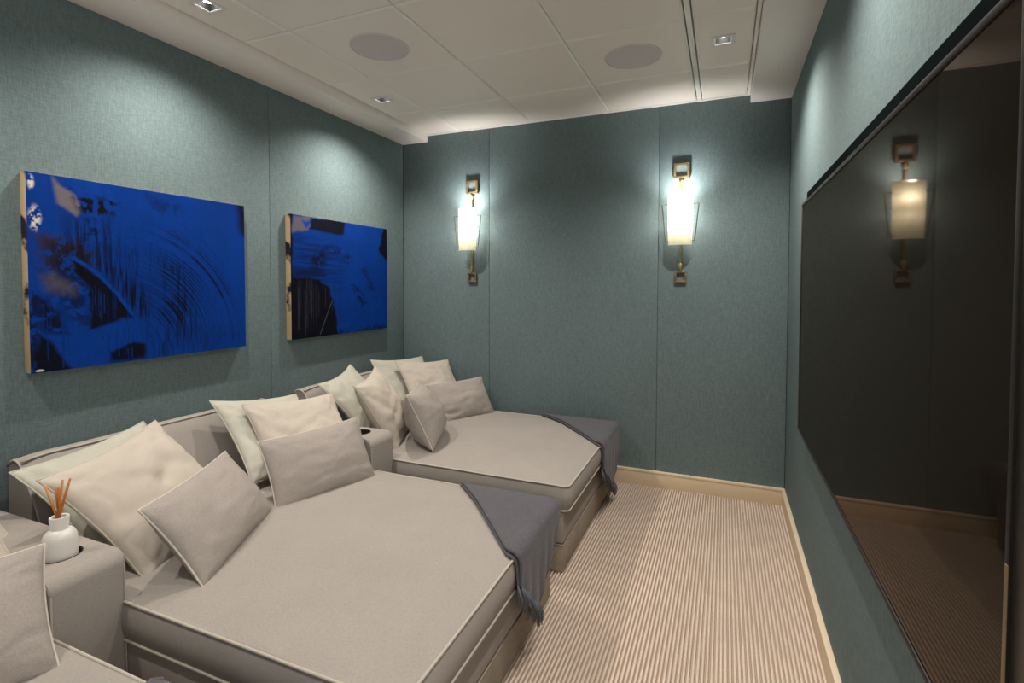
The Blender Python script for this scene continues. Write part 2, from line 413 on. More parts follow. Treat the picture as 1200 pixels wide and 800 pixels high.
# ------------------------------------------------------------------ wall lamps
def sconce(x, label, y=YB, rz=0):
    t = thing('wall_lamp', (x, y, 1.27), label, 'wall lamp', 'lit brass wall lamps', (0, 0, rz))
    def sq(name, zc, h, mat, thick=.024, w=.014):
        bm = bmesh.new()
        add_box(bm, (-h, -thick, zc + h - w), (h, -.001, zc + h), .002)
        add_box(bm, (-h, -thick, zc - h), (h, -.001, zc - h + w), .002)
        add_box(bm, (-h, -thick, zc - h + w), (-h + w, -.001, zc + h - w), .002)
        add_box(bm, (h - w, -thick, zc - h + w), (h, -.001, zc + h - w), .002)
        from_bm(name, bm, mat, t, angle=40)
    sq('square_plate', .672, .046, M['bronze'])
    sq('square_plate', .035, .034, M['bronze'], .020, .011)
    Y = -.020
    tube('stem', [(0, Y, .626), (0, Y - .004, .58), (0, Y - .006, .50), (0, Y - .006, .20), (0, Y - .004, .11), (0, Y, .068)], .0065, M['brass'], t, 10)
    box('knuckle', (-.011, Y - .014, .588), (.011, Y + .006, .612), M['brass'], t, .003)
    box('knuckle', (-.011, Y - .014, .092), (.011, Y + .006, .116), M['brass'], t, .003)
    # curved parchment shade
    bm = bmesh.new(); R_, th, n = .095, .0016, 20
    half = rad(50); zt, zb = .515, .222; cyy = -.045
    wt, wb = 1.0, .93
    grid = []
    for z, k in ((zb, wb), (zt, wt)):
        row = []
        for i in range(n + 1):
            a = -half + 2 * half * i / n
            row.append((math.sin(a) * R_ * k, cyy - (math.cos(a) - math.cos(half)) * R_ * 1.0 - .04, z))
        grid.append(row)
    out = [[bm.verts.new(p) for p in r] for r in grid]
    for i in range(n): bm.faces.new((out[0][i], out[0][i + 1], out[1][i + 1], out[1][i]))
    from_bm('shade', bm, M['shade'], t, smooth=True)
    # wire wings
    for s in (-1, 1):
        yw = -.085
        tube('wire_wing', [(s * .066, yw, .462), (s * .104, yw, .462), (s * .081, yw, .246), (s * .062, yw, .246)], .0030, M['dark_bronze'], t, 8)
    for z in (.462, .246):
        box('cross_bar', (-.066, -.086, z - .003), (.066, -.081, z + .003), M['bronze'], t)
        box('standoff', (-.004, -.082, z - .004), (.004, -.022, z + .004), M['bronze'], t)
    # bulb
    bm = bmesh.new(); bmesh.ops.create_uvsphere(bm, u_segments=16, v_segments=10, radius=.013)
    for v in bm.verts: v.co.z = v.co.z * 1.8 + .425; v.co.y -= .080
    from_bm('bulb', bm, M['bulb'], t, smooth=True)
    box('bulb_holder', (-.009, -.088, .376), (.009, -.072, .403), M['white_metal'], t, .002)
    bm = bmesh.new()
    arc_ = [(math.sin(-half + 2 * half * i / 12) * (R_ - .003) * .96, cyy - (math.cos(-half + 2 * half * i / 12) - math.cos(half)) * R_ - .037) for i in range(13)]
    arc_ = [(-.064, -.030)] + arc_ + [(.064, -.030)]
    lo_ = [bm.verts.new((x_, y_, .370)) for x_, y_ in arc_]; hi_ = [bm.verts.new((x_, y_, .3735)) for x_, y_ in arc_]
    bm.faces.new(lo_); bm.faces.new(hi_[::-1])
    for i in range(len(arc_)): bm.faces.new((lo_[i], lo_[(i + 1) % len(arc_)], hi_[(i + 1) % len(arc_)], hi_[i]))
    from_bm('light_stop', bm, M['white_metal'], t)  # unseen shelf added to cut the bulb's light at mid shade
    ld = bpy.data.lights.new('sconce_light', 'POINT'); ld.energy = SCONCE_W; ld.color = SCONCE_COL; ld.shadow_soft_size = .015
    lo = bpy.data.objects.new('sconce_light', ld); COL.objects.link(lo); lo.parent = t; lo.location = (0, -.084, .436)
    ld2 = bpy.data.lights.new('sconce_light', 'POINT'); ld2.energy = SCONCE_W * .2; ld2.color = SCONCE_COL; ld2.shadow_soft_size = .012
    lo = bpy.data.objects.new('sconce_light', ld2); COL.objects.link(lo); lo.parent = t; lo.location = (0, -.066, .345)
    ld3 = bpy.data.lights.new('sconce_uplight', 'SPOT'); ld3.energy = SCONCE_W * 2.9; ld3.color = SCONCE_COL; ld3.shadow_soft_size = .02; ld3.spot_size = rad(140); ld3.spot_blend = 1.0
    lo = bpy.data.objects.new('sconce_uplight', ld3); COL.objects.link(lo); lo.parent = t; lo.location = (0, -.118, .505); lo.rotation_euler = (math.pi - .72, 0, 0)
    return t
sconce(-1.655, 'lit wall lamp on the back wall nearer the paintings')
sconce(-.246, 'lit wall lamp on the back wall nearer the television')
sconce(-1.655, 'added unseen fill lamp on the rear wall behind the nearest sofa', YR, math.pi)  # both rear sconces are added out of view to lift the ceiling
sconce(-.55, 'added unseen fill lamp on the rear wall near the door opening', YR, math.pi)

# ------------------------------------------------------------------ paintings
def smooth(a, b, x): t = np.clip((x - a) / (b - a), 0, 1); return t * t * (3 - 2 * t)
def vnoise(U, V, sx, sy, seed):
    r = np.random.RandomState(seed); G = r.rand(int(sy) + 3, int(sx) + 3)
    x = U * sx; y = V * sy; xi = np.clip(np.floor(x).astype(int), 0, int(sx) + 1); yi = np.clip(np.floor(y).astype(int), 0, int(sy) + 1)
    fx = x - xi; fy = y - yi; fx = fx * fx * (3 - 2 * fx); fy = fy * fy * (3 - 2 * fy)
    return (G[yi, xi] * (1 - fx) + G[yi, xi + 1] * fx) * (1 - fy) + (G[yi + 1, xi] * (1 - fx) + G[yi + 1, xi + 1] * fx) * fy
def fbm(U, V, sx, sy, seed): return .5 * vnoise(U, V, sx, sy, seed) + .3 * vnoise(U, V, sx * 2.1, sy * 2.1, seed + 1) + .2 * vnoise(U, V, sx * 4.3, sy * 4.3, seed + 2)
def poly(U, V, pts, soft=.012):
    """soft inside mask of a polygon"""
    n = len(pts); ins = np.zeros(U.shape, bool); dist = np.full(U.shape, 9.)
    for i in range(n):
        (x0, y0), (x1, y1) = pts[i], pts[(i + 1) % n]
        c = ((y0 > V) != (y1 > V)) & (U < (x1 - x0) * (V - y0) / ((y1 - y0) + 1e-12) + x0); ins ^= c
        dx, dy = x1 - x0, y1 - y0; L = dx * dx + dy * dy + 1e-12
        t = np.clip(((U - x0) * dx + (V - y0) * dy) / L, 0, 1)
        dist = np.minimum(dist, np.hypot(U - x0 - t * dx, V - y0 - t * dy))
    sd = np.where(ins, dist, -dist)
    return smooth(-soft, soft, sd)
def line(U, V, pts, w):
    dist = np.full(U.shape, 9.)
    for (x0, y0), (x1, y1) in zip(pts, pts[1:]):
        dx, dy = x1 - x0, y1 - y0; L = dx * dx + dy * dy + 1e-12
        t = np.clip(((U - x0) * dx + (V - y0) * dy) / L, 0, 1)
        dist = np.minimum(dist, np.hypot(U - x0 - t * dx, V - y0 - t * dy))
    return 1 - smooth(w * .5, w, dist)
BLUE = np.array([.002, .040, .275]); BLK = np.array([.004, .004, .006]); GREY = np.array([.17, .150, .155]); BROWN = np.array([.035, .022, .015]); WHITE = np.array([.7, .66, .58])
def blend(C_, m, col): return C_ * (1 - m[..., None]) + np.asarray(col) * m[..., None]
def paint_base(U, V, s):
    f = fbm(U, V, 5, 5, s); st = fbm(U, V, 60, 4, s + 9)
    C_ = BLUE * (0.80 + .35 * f + .12 * (st - .5))[..., None]
    return C_
def drips(C_, U, V, x0, x1, y0, y1, n, seed, col, w=.0022, a=.7):
    r = random.Random(seed)
    for _ in range(n):
        x = r.uniform(x0, x1); ya = r.uniform(y0, y0 + .3 * (y1 - y0)); yb = r.uniform(y0 + .5 * (y1 - y0), y1)
        m = line(U, V, [(x, ya), (x + r.uniform(-.004, .004), (ya + yb) / 2), (x, yb)], w * r.uniform(.7, 1.4)) * a
        C_ = blend(C_, m, col)
    return C_
def painting_wide(U, V):
    n1 = (fbm(U, V, 14, 14, 5) - .5); n2 = (fbm(U, V, 14, 14, 25) - .5)
    Uw = U + .03 * n1; Vw = V + .035 * n2
    fine = fbm(U, V, 45, 38, 77); streak = fbm(U, V, 110, 5, 41)
    C_ = paint_base(U, V, 1)
    # sweeping arcs on the right
    rr_ = np.hypot((U - .30) * 1.23, (V - .98)); ang = np.arctan2(.98 - V, (U - .30) * 1.23)
    rn = np.interp(rr_.ravel(), np.linspace(0, 1.4, 260), np.random.RandomState(12).rand(260)).reshape(U.shape)
    am = smooth(.18, .30, rr_) * (1 - smooth(.72, .95, rr_)) * smooth(.0, .12, ang) * (1 - smooth(1.1, 1.5, ang))
    patch = smooth(.42, .62, fbm(U, V, 5, 4, 61))
    C_ = blend(C_, np.clip(am * smooth(.42, .72, rn) * (.35 + .65 * patch) * .92, 0, 1), BLK)
    C_ = blend(C_, .75 * poly(Uw, Vw, [(.53, .42), (.62, .44), (.70, .70), (.72, .9), (.60, .86), (.55, .62)], .06) * smooth(.45, .65, streak), BLK)
    # murky left half
    C_ = blend(C_, .85 * poly(Uw, Vw, [(.02, .29), (.09, .30), (.22, .33), (.25, .44), (.16, .47), (.04, .48)], .04) * smooth(.32, .55, fine), BROWN)
    C_ = blend(C_, .95 * poly(Uw, Vw, [(.24, .44), (.36, .46), (.46, .63), (.46, .75), (.38, .75), (.33, .61)], .04) * smooth(.35, .6, streak), BLK)
    C_ = blend(C_, .75 * poly(Uw, Vw, [(.08, .34), (.22, .38), (.22, .80), (.12, .72), (.05, .55)], .05) * smooth(.3, .55, fine), BLK)
    C_ = blend(C_, .7 * poly(Uw, Vw, [(.14, .22), (.30, .2), (.36, .40), (.30, .5), (.18, .44), (.10, .36)], .06) * smooth(.40, .60, streak), BLK)
    C_ = blend(C_, .5 * poly(Uw, Vw, [(.45, .02), (.62, .06), (.60, .14), (.48, .12)], .05) * smooth(.42, .6, fine), BLK)
    C_ = blend(C_, .97 * poly(Uw, Vw, [(.16, .43), (.215, .472), (.266, .528), (.332, .629), (.382, .734), (.292, .778), (.215, .796), (.212, .658), (.202, .561), (.172, .497)], .012), BLK)
    C_ = blend(C_, line(U, V, [(.155, .418), (.205, .458), (.249, .503), (.32, .603), (.385, .728)], .011), BLUE * 1.15)
    C_ = blend(C_, .9 * poly(Uw, Vw, [(.023, .62), (.062, .636), (.102, .699), (.134, .816), (.04, .793)], .02) * smooth(.2, .5, fine), BLK)
    C_ = blend(C_, .97 * poly(Uw, Vw, [(.028, .80), (.079, .866), (.142, 1.01), (.012, 1.01)], .012), BLK)
    C_ = blend(C_, .97 * poly(Uw, Vw, [(.285, .930), (.392, .892), (.440, .912), (.435, .99), (.290, .995)], .014), BLK)
    C_ = blend(C_, .7 * poly(Uw, Vw, [(.044, .515), (.085, .491), (.157, .576), (.151, .62), (.063, .59)], .03), GREY * .55)
    C_ = blend(C_, .95 * poly(U + .01 * n1, V + .01 * n2, [(.091, .012), (.118, .051), (.166, .085), (.186, .155), (.169, .197), (.101, .139)], .012), GREY)
    C_ = blend(C_, poly(Uw, Vw, [(.15, .06), (.24, .09), (.335, .07), (.32, .165), (.22, .21), (.17, .16)], .03) * smooth(.44, .60, fine), BLK)
    C_ = blend(C_, .8 * poly(Uw, Vw, [(.20, .2), (.26, .2), (.26, .32), (.20, .34)], .04) * smooth(.5, .64, fine), BLK)
    C_ = blend(C_, .9 * poly(Uw, Vw, [(.945, -.02), (1.02, -.02), (1.02, .24), (.97, .20)], .03), BLK)
    C_ = blend(C_, .5 * poly(Uw, Vw, [(.45, .80), (.80, .86), (.80, 1.02), (.45, 1.02)], .06) * smooth(.5, .66, streak), BLK)
    C_ = drips(C_, U, V, .17, .45, .55, .80, 16, 4, BLUE * .7)
    C_ = drips(C_, U, V, .02, .16, .60, 1.0, 12, 6, BLUE * .7)
    C_ = drips(C_, U, V, .29, .44, .90, 1.0, 7, 8, BLUE * .8)
    C_ = drips(C_, U, V, .20, .55, .30, .6, 18, 9, BLK, .0018, .5)
    C_ = drips(C_, U, V, .15, .50, .80, .95, 10, 19, BLK, .0016, .6)
    C_ = blend(C_, .8 * (1 - smooth(.012, .05, U)) * smooth(.55, .62, V) * smooth(.35, .5, fine), BLK)
    C_ = blend(C_, (1 - smooth(.012, .034, np.hypot((U - .026) * 1.2, (V - .225) * .42))) * smooth(.50, .55, fine), WHITE)
    C_ = blend(C_, (1 - smooth(.008, .024, np.hypot((U - .016) * 1.6, (V - .05) * .5))) * smooth(.48, .54, fine), WHITE)
    C_ = blend(C_, (1 - smooth(.007, .010, np.hypot((U - .03) * .6, (V - .99) * 1.5))), WHITE)
    return C_
def painting_square(U, V):
    n1 = (fbm(U, V, 14, 14, 105) - .5); n2 = (fbm(U, V, 14, 14, 125) - .5)
    Uw = U + .04 * n1; Vw = V + .04 * n2
    fine = fbm(U, V, 45, 38, 177); streak = fbm(U, V, 110, 5, 141); hs = fbm(U, V, 5, 60, 151)
    C_ = paint_base(U, V, 31)
    C_ = blend(C_, .45 * poly(Uw, Vw, [(.02, .14), (.45, .2), (.45, .6), (.02, .5)], .1) * smooth(.4, .62, hs), BLK)
    C_ = blend(C_, .9 * poly(Uw, Vw, [(.02, .0), (.2, .0), (.16, .11), (.02, .13)], .015), GREY * .8)
    C_ = blend(C_, poly(U, V, [(.09, .03), (.13, .045), (.17, .025), (.17, .06), (.13, .10)], .012), BLUE * 1.3)
    C_ = blend(C_, .97 * poly(Uw, Vw, [(.181, .005), (.495, -.01), (.487, .114), (.30, .12), (.16, .10)], .012), BLK * 1.5)
    C_ = blend(C_, .97 * poly(Uw, Vw, [(.958, -.02), (1.02, -.02), (1.02, .34), (.97, .31), (.90, .218)], .012), BLK)
    C_ = blend(C_, .6 * poly(Uw, Vw, [(.0, .414), (.307, .42), (.316, .499), (.0, .503)], .03), BLK)
    C_ = blend(C_, .98 * poly(Uw, Vw, [(-.02, .495), (.249, .517), (.335, .586), (.40, .8), (.432, 1.03), (-.02, 1.03)], .012), BLK)
    for p, a in (([(.168, .316), (.29, .265), (.308, .394), (.167, .408)], .8), ([(.261, .241), (.389, .231), (.59, .308), (.567, .337), (.388, .284)], .8),
                 ([(.459, .343), (.601, .326), (.589, .354), (.48, .383)], .9), ([(.565, .569), (.644, .57), (.749, .736), (.689, .772)], .75), ([(.669, .389), (.716, .387), (.836, .59), (.799, .629)], .7)):
        C_ = blend(C_, a * poly(Uw, Vw, p, .03) * smooth(.36, .56, fine), BLK)
    C_ = blend(C_, .8 * smooth(.93, 1.0, V + .06 * n1) * smooth(.4, .55, fine), BLK)
    C_ = drips(C_, U, V, .02, .42, .50, 1.0, 26, 14, np.array([.05, .05, .07]), .0022, .6)
    C_ = blend(C_, .4 * line(U, V, [(.25, .98), (.35, .74), (.37, .70)], .004), np.array([.2, .2, .25]))
    C_ = blend(C_, (1 - smooth(.0, .022, U + .03 * n1)), BLK)
    return C_
def painting(name, y0, y1, fn, label, seed):
    z0, z1, X = .949, 1.644, XL + .04
    t = thing(name, (XL, (y0 + y1) / 2, z0), label, 'painting')
    nu, nv = 340, 276
    U, V = np.meshgrid(np.linspace(0, 1, nu), np.linspace(0, 1, nv))
    C_ = np.clip(fn(U, V), 0, 1)
    relief = .0008 * (fbm(U, V, 70, 60, seed) - .5)
    co = np.stack([np.full(U.shape, .04) + relief, (U - .5) * (y1 - y0), (1 - V) * (z1 - z0)], -1).reshape(-1, 3)
    idx = np.arange(nu * nv).reshape(nv, nu)
    F = np.stack([idx[:-1, :-1], idx[1:, :-1], idx[1:, 1:], idx[:-1, 1:]], -1).reshape(-1, 4)
    me = bpy.data.meshes.new('painted_face'); me.from_pydata(co.tolist(), [], F.tolist())
    ca = me.color_attributes.new('paint', 'FLOAT_COLOR', 'POINT')
    ca.data.foreach_set('color', np.concatenate([C_.reshape(-1, 3), np.ones((nu * nv, 1))], 1).ravel())
    link('painted_face', me, M['paint'], t)
    # stretched canvas behind, its near edge strip raw with paint over it
    h = (y1 - y0) / 2
    box('canvas', (.001, -h + .0005, .0005), (.0385, h, z1 - z0), M['canvas_edge'], t, bev=.002)
    return t
# canvas edge: raw linen with dark paint run over parts of it
m, nt, b = new_mat('canvas_edge'); M['canvas_edge'] = m
tc = nt.nodes.new('ShaderNodeTexCoord'); n1 = nt.nodes.new('ShaderNodeTexNoise'); n1.inputs['Scale'].default_value = 9; n1.inputs['Detail'].default_value = 5
cr = nt.nodes.new('ShaderNodeValToRGB'); cr.color_ramp.elements[0].position = .40; cr.color_ramp.elements[0].color = (.006, .006, .01, 1)
cr.color_ramp.elements[1].position = .47; cr.color_ramp.elements[1].color = srgb(196, 170, 132)
nt.links.new(tc.outputs['Object'], n1.inputs['Vector']); nt.links.new(n1.outputs['Fac'], cr.inputs[0]); nt.links.new(cr.outputs[0], b.inputs['Base Color'])
b.inputs['Roughness'].default_value = .85
painting('painting', .979, 1.836, painting_wide, 'wide blue and black abstract painting at left with sweeping arcs', 3)
painting('painting', 2.128, 2.994, painting_square, 'blue abstract painting nearer the back corner with black lower corner', 8)

# ------------------------------------------------------------------ sofas
SY = [-.365, .870, 2.105]           # near side of each sofa
SWID = 1.06
SX0, SX1 = -2.12, -.632
def cushion_mesh(bm, lx, ly, z0, z1, crown, r, n=44, m=36, bulge=.012):
    """boxed seat cushion: crowned top, bulging sides, rounded plan corners; returns top and bottom rim loops"""
    rc = .028
    def plan(k, N):
        # rounded rectangle, k-th of N points
        per = [(lx, 0), (ly, 1), (lx, 2), (ly, 3)]
        pts = []
        hx, hy = lx / 2, ly / 2
        cs = [(hx - rc, -hy + rc, -90), (hx - rc, hy - rc, 0), (-hx + rc, hy - rc, 90), (-hx + rc, -hy + rc, 180)]
        return cs
    hx, hy = lx / 2, ly / 2
    loop = []
    cs = plan(0, 0)
    for i, (cx_, cy_, a0) in enumerate(cs):
        for q in range(9):
            a = rad(a0 + 90 * q / 8); loop.append((cx_ + rc * math.cos(a), cy_ + rc * math.sin(a)))
        nxt = cs[(i + 1) % 4]
        a = rad(a0 + 90); p = (cx_ + rc * math.cos(a), cy_ + rc * math.sin(a))
        a = rad(nxt[2]); q_ = (nxt[0] + rc * math.cos(a), nxt[1] + rc * math.sin(a))
        for q in range(1, 18): loop.append((p[0] + (q_[0] - p[0]) * q / 18, p[1] + (q_[1] - p[1]) * q / 18))
    N = len(loop)
    rings = []
    # bottom centre -> bottom rim -> side -> top rim -> top centre
    specs = []
    for s in (.0, .5, .92): specs.append((s if s else .02, z0 + .004 * (1 - s), 0))
    for q in range(9):
        t = q / 8
        specs.append((1, z0 + (z1 - z0) * t, bulge * math.sin(math.pi * t)))
    for s in (.985, .96, .92, .86, .78, .68, .56, .42, .28, .14, .02):
        specs.append((s, z1 + crown * (1 - s ** 3.2), 0))
    for s, z, off in specs:
        ring = []
        for (x, y) in loop:
            l = math.hypot(x, y)
            if s >= .9 and s <= 1:
                # inset by constant distance
                d = (1 - s) * .45
                xx = x - math.copysign(min(d, abs(x)), x) * min(1, abs(x) / (hx - .12)) ; yy = y - math.copysign(min(d, abs(y)), y) * min(1, abs(y) / (hy - .12))
            else:
                xx, yy = x * s, y * s
            k = off
            nx_, ny_ = 0, 0
            if abs(x) > hx - rc - 1e-4: nx_ = math.copysign(1, x)
            if abs(y) > hy - rc - 1e-4: ny_ = math.copysign(1, y)
            zz = z + (.004 * mnoise.noise(Vector((xx * 3.1, yy * 3.1, z0))) if z > z1 else 0)
            ring.append(bm.verts.new((xx + nx_ * k, yy + ny_ * k, zz)))
        rings.append(ring)
    for A, B in zip(rings, rings[1:]):
        for j in range(N): bm.faces.new((A[j], A[(j + 1) % N], B[(j + 1) % N], B[j]))
    bm.faces.new(rings[0][::-1]); bm.faces.new(rings[-1])
    return loop

def wobble(loop, z, out, amp=.0016, seed=0):
    r = []
    for i, (x, y) in enumerate(loop):
        l = math.hypot(x, y)
        w = amp * mnoise.noise(Vector((x * 7, y * 7, seed)))
        r.append((x + out * math.copysign(1, x) * (abs(x) > .3) , y + out * math.copysign(1, y) * (abs(y) > .3), z + w))
    return r

def sofa(y0, label):
    cx_, cy_ = (SX0 + SX1) / 2, y0 + SWID / 2
    t = thing('chaise_sofa', (cx_, cy_, 0), label, 'sofa', 'deep linen chaise sofas')
    hx, hy = (SX1 - SX0) / 2, SWID / 2
    box('plinth', (-hx, -hy, 0), (hx, hy, .124), M['sofa_dark'], t, bev=.008, seg=3)
    base = box('base', (-hx, -hy, .126), (hx, hy, .274), M['sofa'], t, bev=.012, seg=3)
    e = .001
    tube('piping', [(-hx - e, -hy - e, .125), (hx + e, -hy - e, .125), (hx + e, hy + e, .125), (-hx - e, hy + e, .125)], .0026, M['sofa'], base, 6, True)
    bm = bmesh.new(); lx, ly = (hx + .021) * 2 - .02, SWID + .006
    off = .011
    loop = cushion_mesh(bm, lx, ly, .278, .386, .028, .05)
    seat = from_bm('seat_cushion', bm, M['sofa'], t, angle=50)
    seat.location.x = off
    tube('piping', wobble(loop, .386, .0025, seed=y0), .0042, M['piping'], seat, 7, True)
    tube('piping', wobble(loop, .279, .0025, seed=y0 + 3), .0042, M['piping'], seat, 7, True)
    # loose back cushion leaning on the wall
    bm = bmesh.new()
    bx0 = XL + .006 - cx_
    nY, prof_ = 24, []
    ring_pts = []
    P2 = [(0, .38), (.235, .38), (.225, .44), (.180, .54), (.125, .63), (.102, .664), (.084, .676), (.060, .680), (.030, .672), (.010, .655), (.002, .62), (0, .5)]
    ya, yb = -hy + .050, hy - .020
    rings = []
    for i in range(nY + 1):
        tt = i / nY; yv = ya + (yb - ya) * tt
        edge = min(tt, 1 - tt) * nY
        sh = 0 if edge >= 2 else (.010 if edge == 0 else .003)
        cy2 = .5; ring = []
        for (px, pz) in P2:
            w = .005 * mnoise.noise(Vector((yv * 3, pz * 4, y0)))
            ring.append(bm.verts.new((bx0 + px + (w + (-sh if px > .05 else sh)) , yv, pz - (sh if pz > .55 else 0) + (w if pz > .6 else 0))))
        rings.append(ring)
    for A, B in zip(rings, rings[1:]):
        for j in range(len(P2)): bm.faces.new((A[j], A[(j + 1) % len(P2)], B[(j + 1) % len(P2)], B[j]))
    bm.faces.new(rings[0][::-1]); bm.faces.new(rings[-1])
    bc = from_bm('back_cushion', bm, M['sofa'], t, angle=50)
    for e_ in (0, 1):
        yv = ya if e_ == 0 else yb
        s = .010
        fp = [(bx0 + p[0] - s * (p[0] > .05) + .001, yv, p[1] - (s if p[1] > .55 else 0)) for p in P2[1:10]]
        tube('piping', fp, .0042, M['piping'], bc, 7)
    tube('piping', [(bx0 + .092 + .005 * mnoise.noise(Vector(((ya + (yb - ya) * i / nY) * 3, .67 * 4, y0))), ya + (yb - ya) * i / nY,
                     .6755 - (.010 if i in (0, nY) else .003 if i in (1, nY - 1) else 0) + .005 * mnoise.noise(Vector(((ya + (yb - ya) * i / nY) * 3, .67 * 4, y0)))) for i in range(nY + 1)], .0042, M['piping'], bc, 7)
    return t
sofa(SY[0], 'nearest beige linen chaise sofa, cut off at lower left')
sofa(SY[1], 'middle beige linen chaise sofa with deep seat and throw')
sofa(SY[2], 'farthest beige linen chaise sofa against the back wall')

# consoles between the sofas, with a cup well cut into the top
def console(y0, label, cup_x):
    w = .170; y1 = y0 + w; x0, x1 = XL + .022, -1.515
    cy_ = (y0 + y1) / 2
    t = thing('arm_console', ((x0 + x1) / 2, cy_, 0), label, 'armrest', 'upholstered arm consoles with a cup well')
    hx = (x1 - x0) / 2
    bm = bmesh.new(); add_box(bm, (-hx, -w / 2, 0), (hx, w / 2, .530), .0)
    es = [e for e in bm.edges if all(v.co.z > .5 for v in e.verts) and all(v.co.x > 0 for v in e.verts)]
    bmesh.ops.bevel(bm, geom=es, offset=.042, segments=7, profile=.5, affect='EDGES')
    es = [e for e in bm.edges if e.calc_length() > .1 and len(e.link_faces) == 2 and e.calc_face_angle() > .9]
    bmesh.ops.bevel(bm, geom=es, offset=.012, segments=3, profile=.5, affect='EDGES')
    body = from_bm('body', bm, M['sofa'], t, angle=35)
    cutm = bpy.data.meshes.new('cut'); bm = bmesh.new()
    bmesh.ops.create_cone(bm, cap_ends=True, segments=40, radius1=.047, radius2=.047, depth=.2)
    bm.to_mesh(cutm); bm.free()
    cut = bpy.data.objects.new('cut', cutm); COL.objects.link(cut)
    lx = cup_x - (x0 + x1) / 2
    cut.parent = t; cut.location = (lx, 0, .60)
    md = body.modifiers.new('well', 'BOOLEAN'); md.operation = 'DIFFERENCE'; md.object = cut; md.solver = 'EXACT'
    bpy.context.view_layer.update()
    dg = bpy.context.evaluated_depsgraph_get()
    nm = bpy.data.meshes.new_from_object(body.evaluated_get(dg)); body.modifiers.clear(); body.data = nm
    bpy.data.objects.remove(cut)
    lathe('cup_well', [(.001, .5005), (.0462, .5005), (.0462, .5285), (.0485, .5310), (.0470, .5320), (.0445, .5300), (.0445, .5030), (.001, .5030)][1:], M['black'], t, 40, (lx, 0, 0))
    for s in (-1, 1):
        tube('piping', [(-hx + .01, s * (w / 2 - .001), .5255), (hx - .046, s * (w / 2 - .001), .5255), (hx - .025, s * (w / 2 - .001), .521), (hx - .009, s * (w / 2 - .001), .507), (hx - .0005, s * (w / 2 - .002), .485), (hx + .0005, s * (w / 2 - .002), .30), (hx + .0005, s * (w / 2 - .002), .01)], .0026, M['piping'], t, 6)
    return t
console(.6985, 'upholstered arm console holding the reed diffuser, in lower left foreground', -1.645)
console(1.9325, 'upholstered arm console with empty black cup well between the two farther sofas', -1.645)

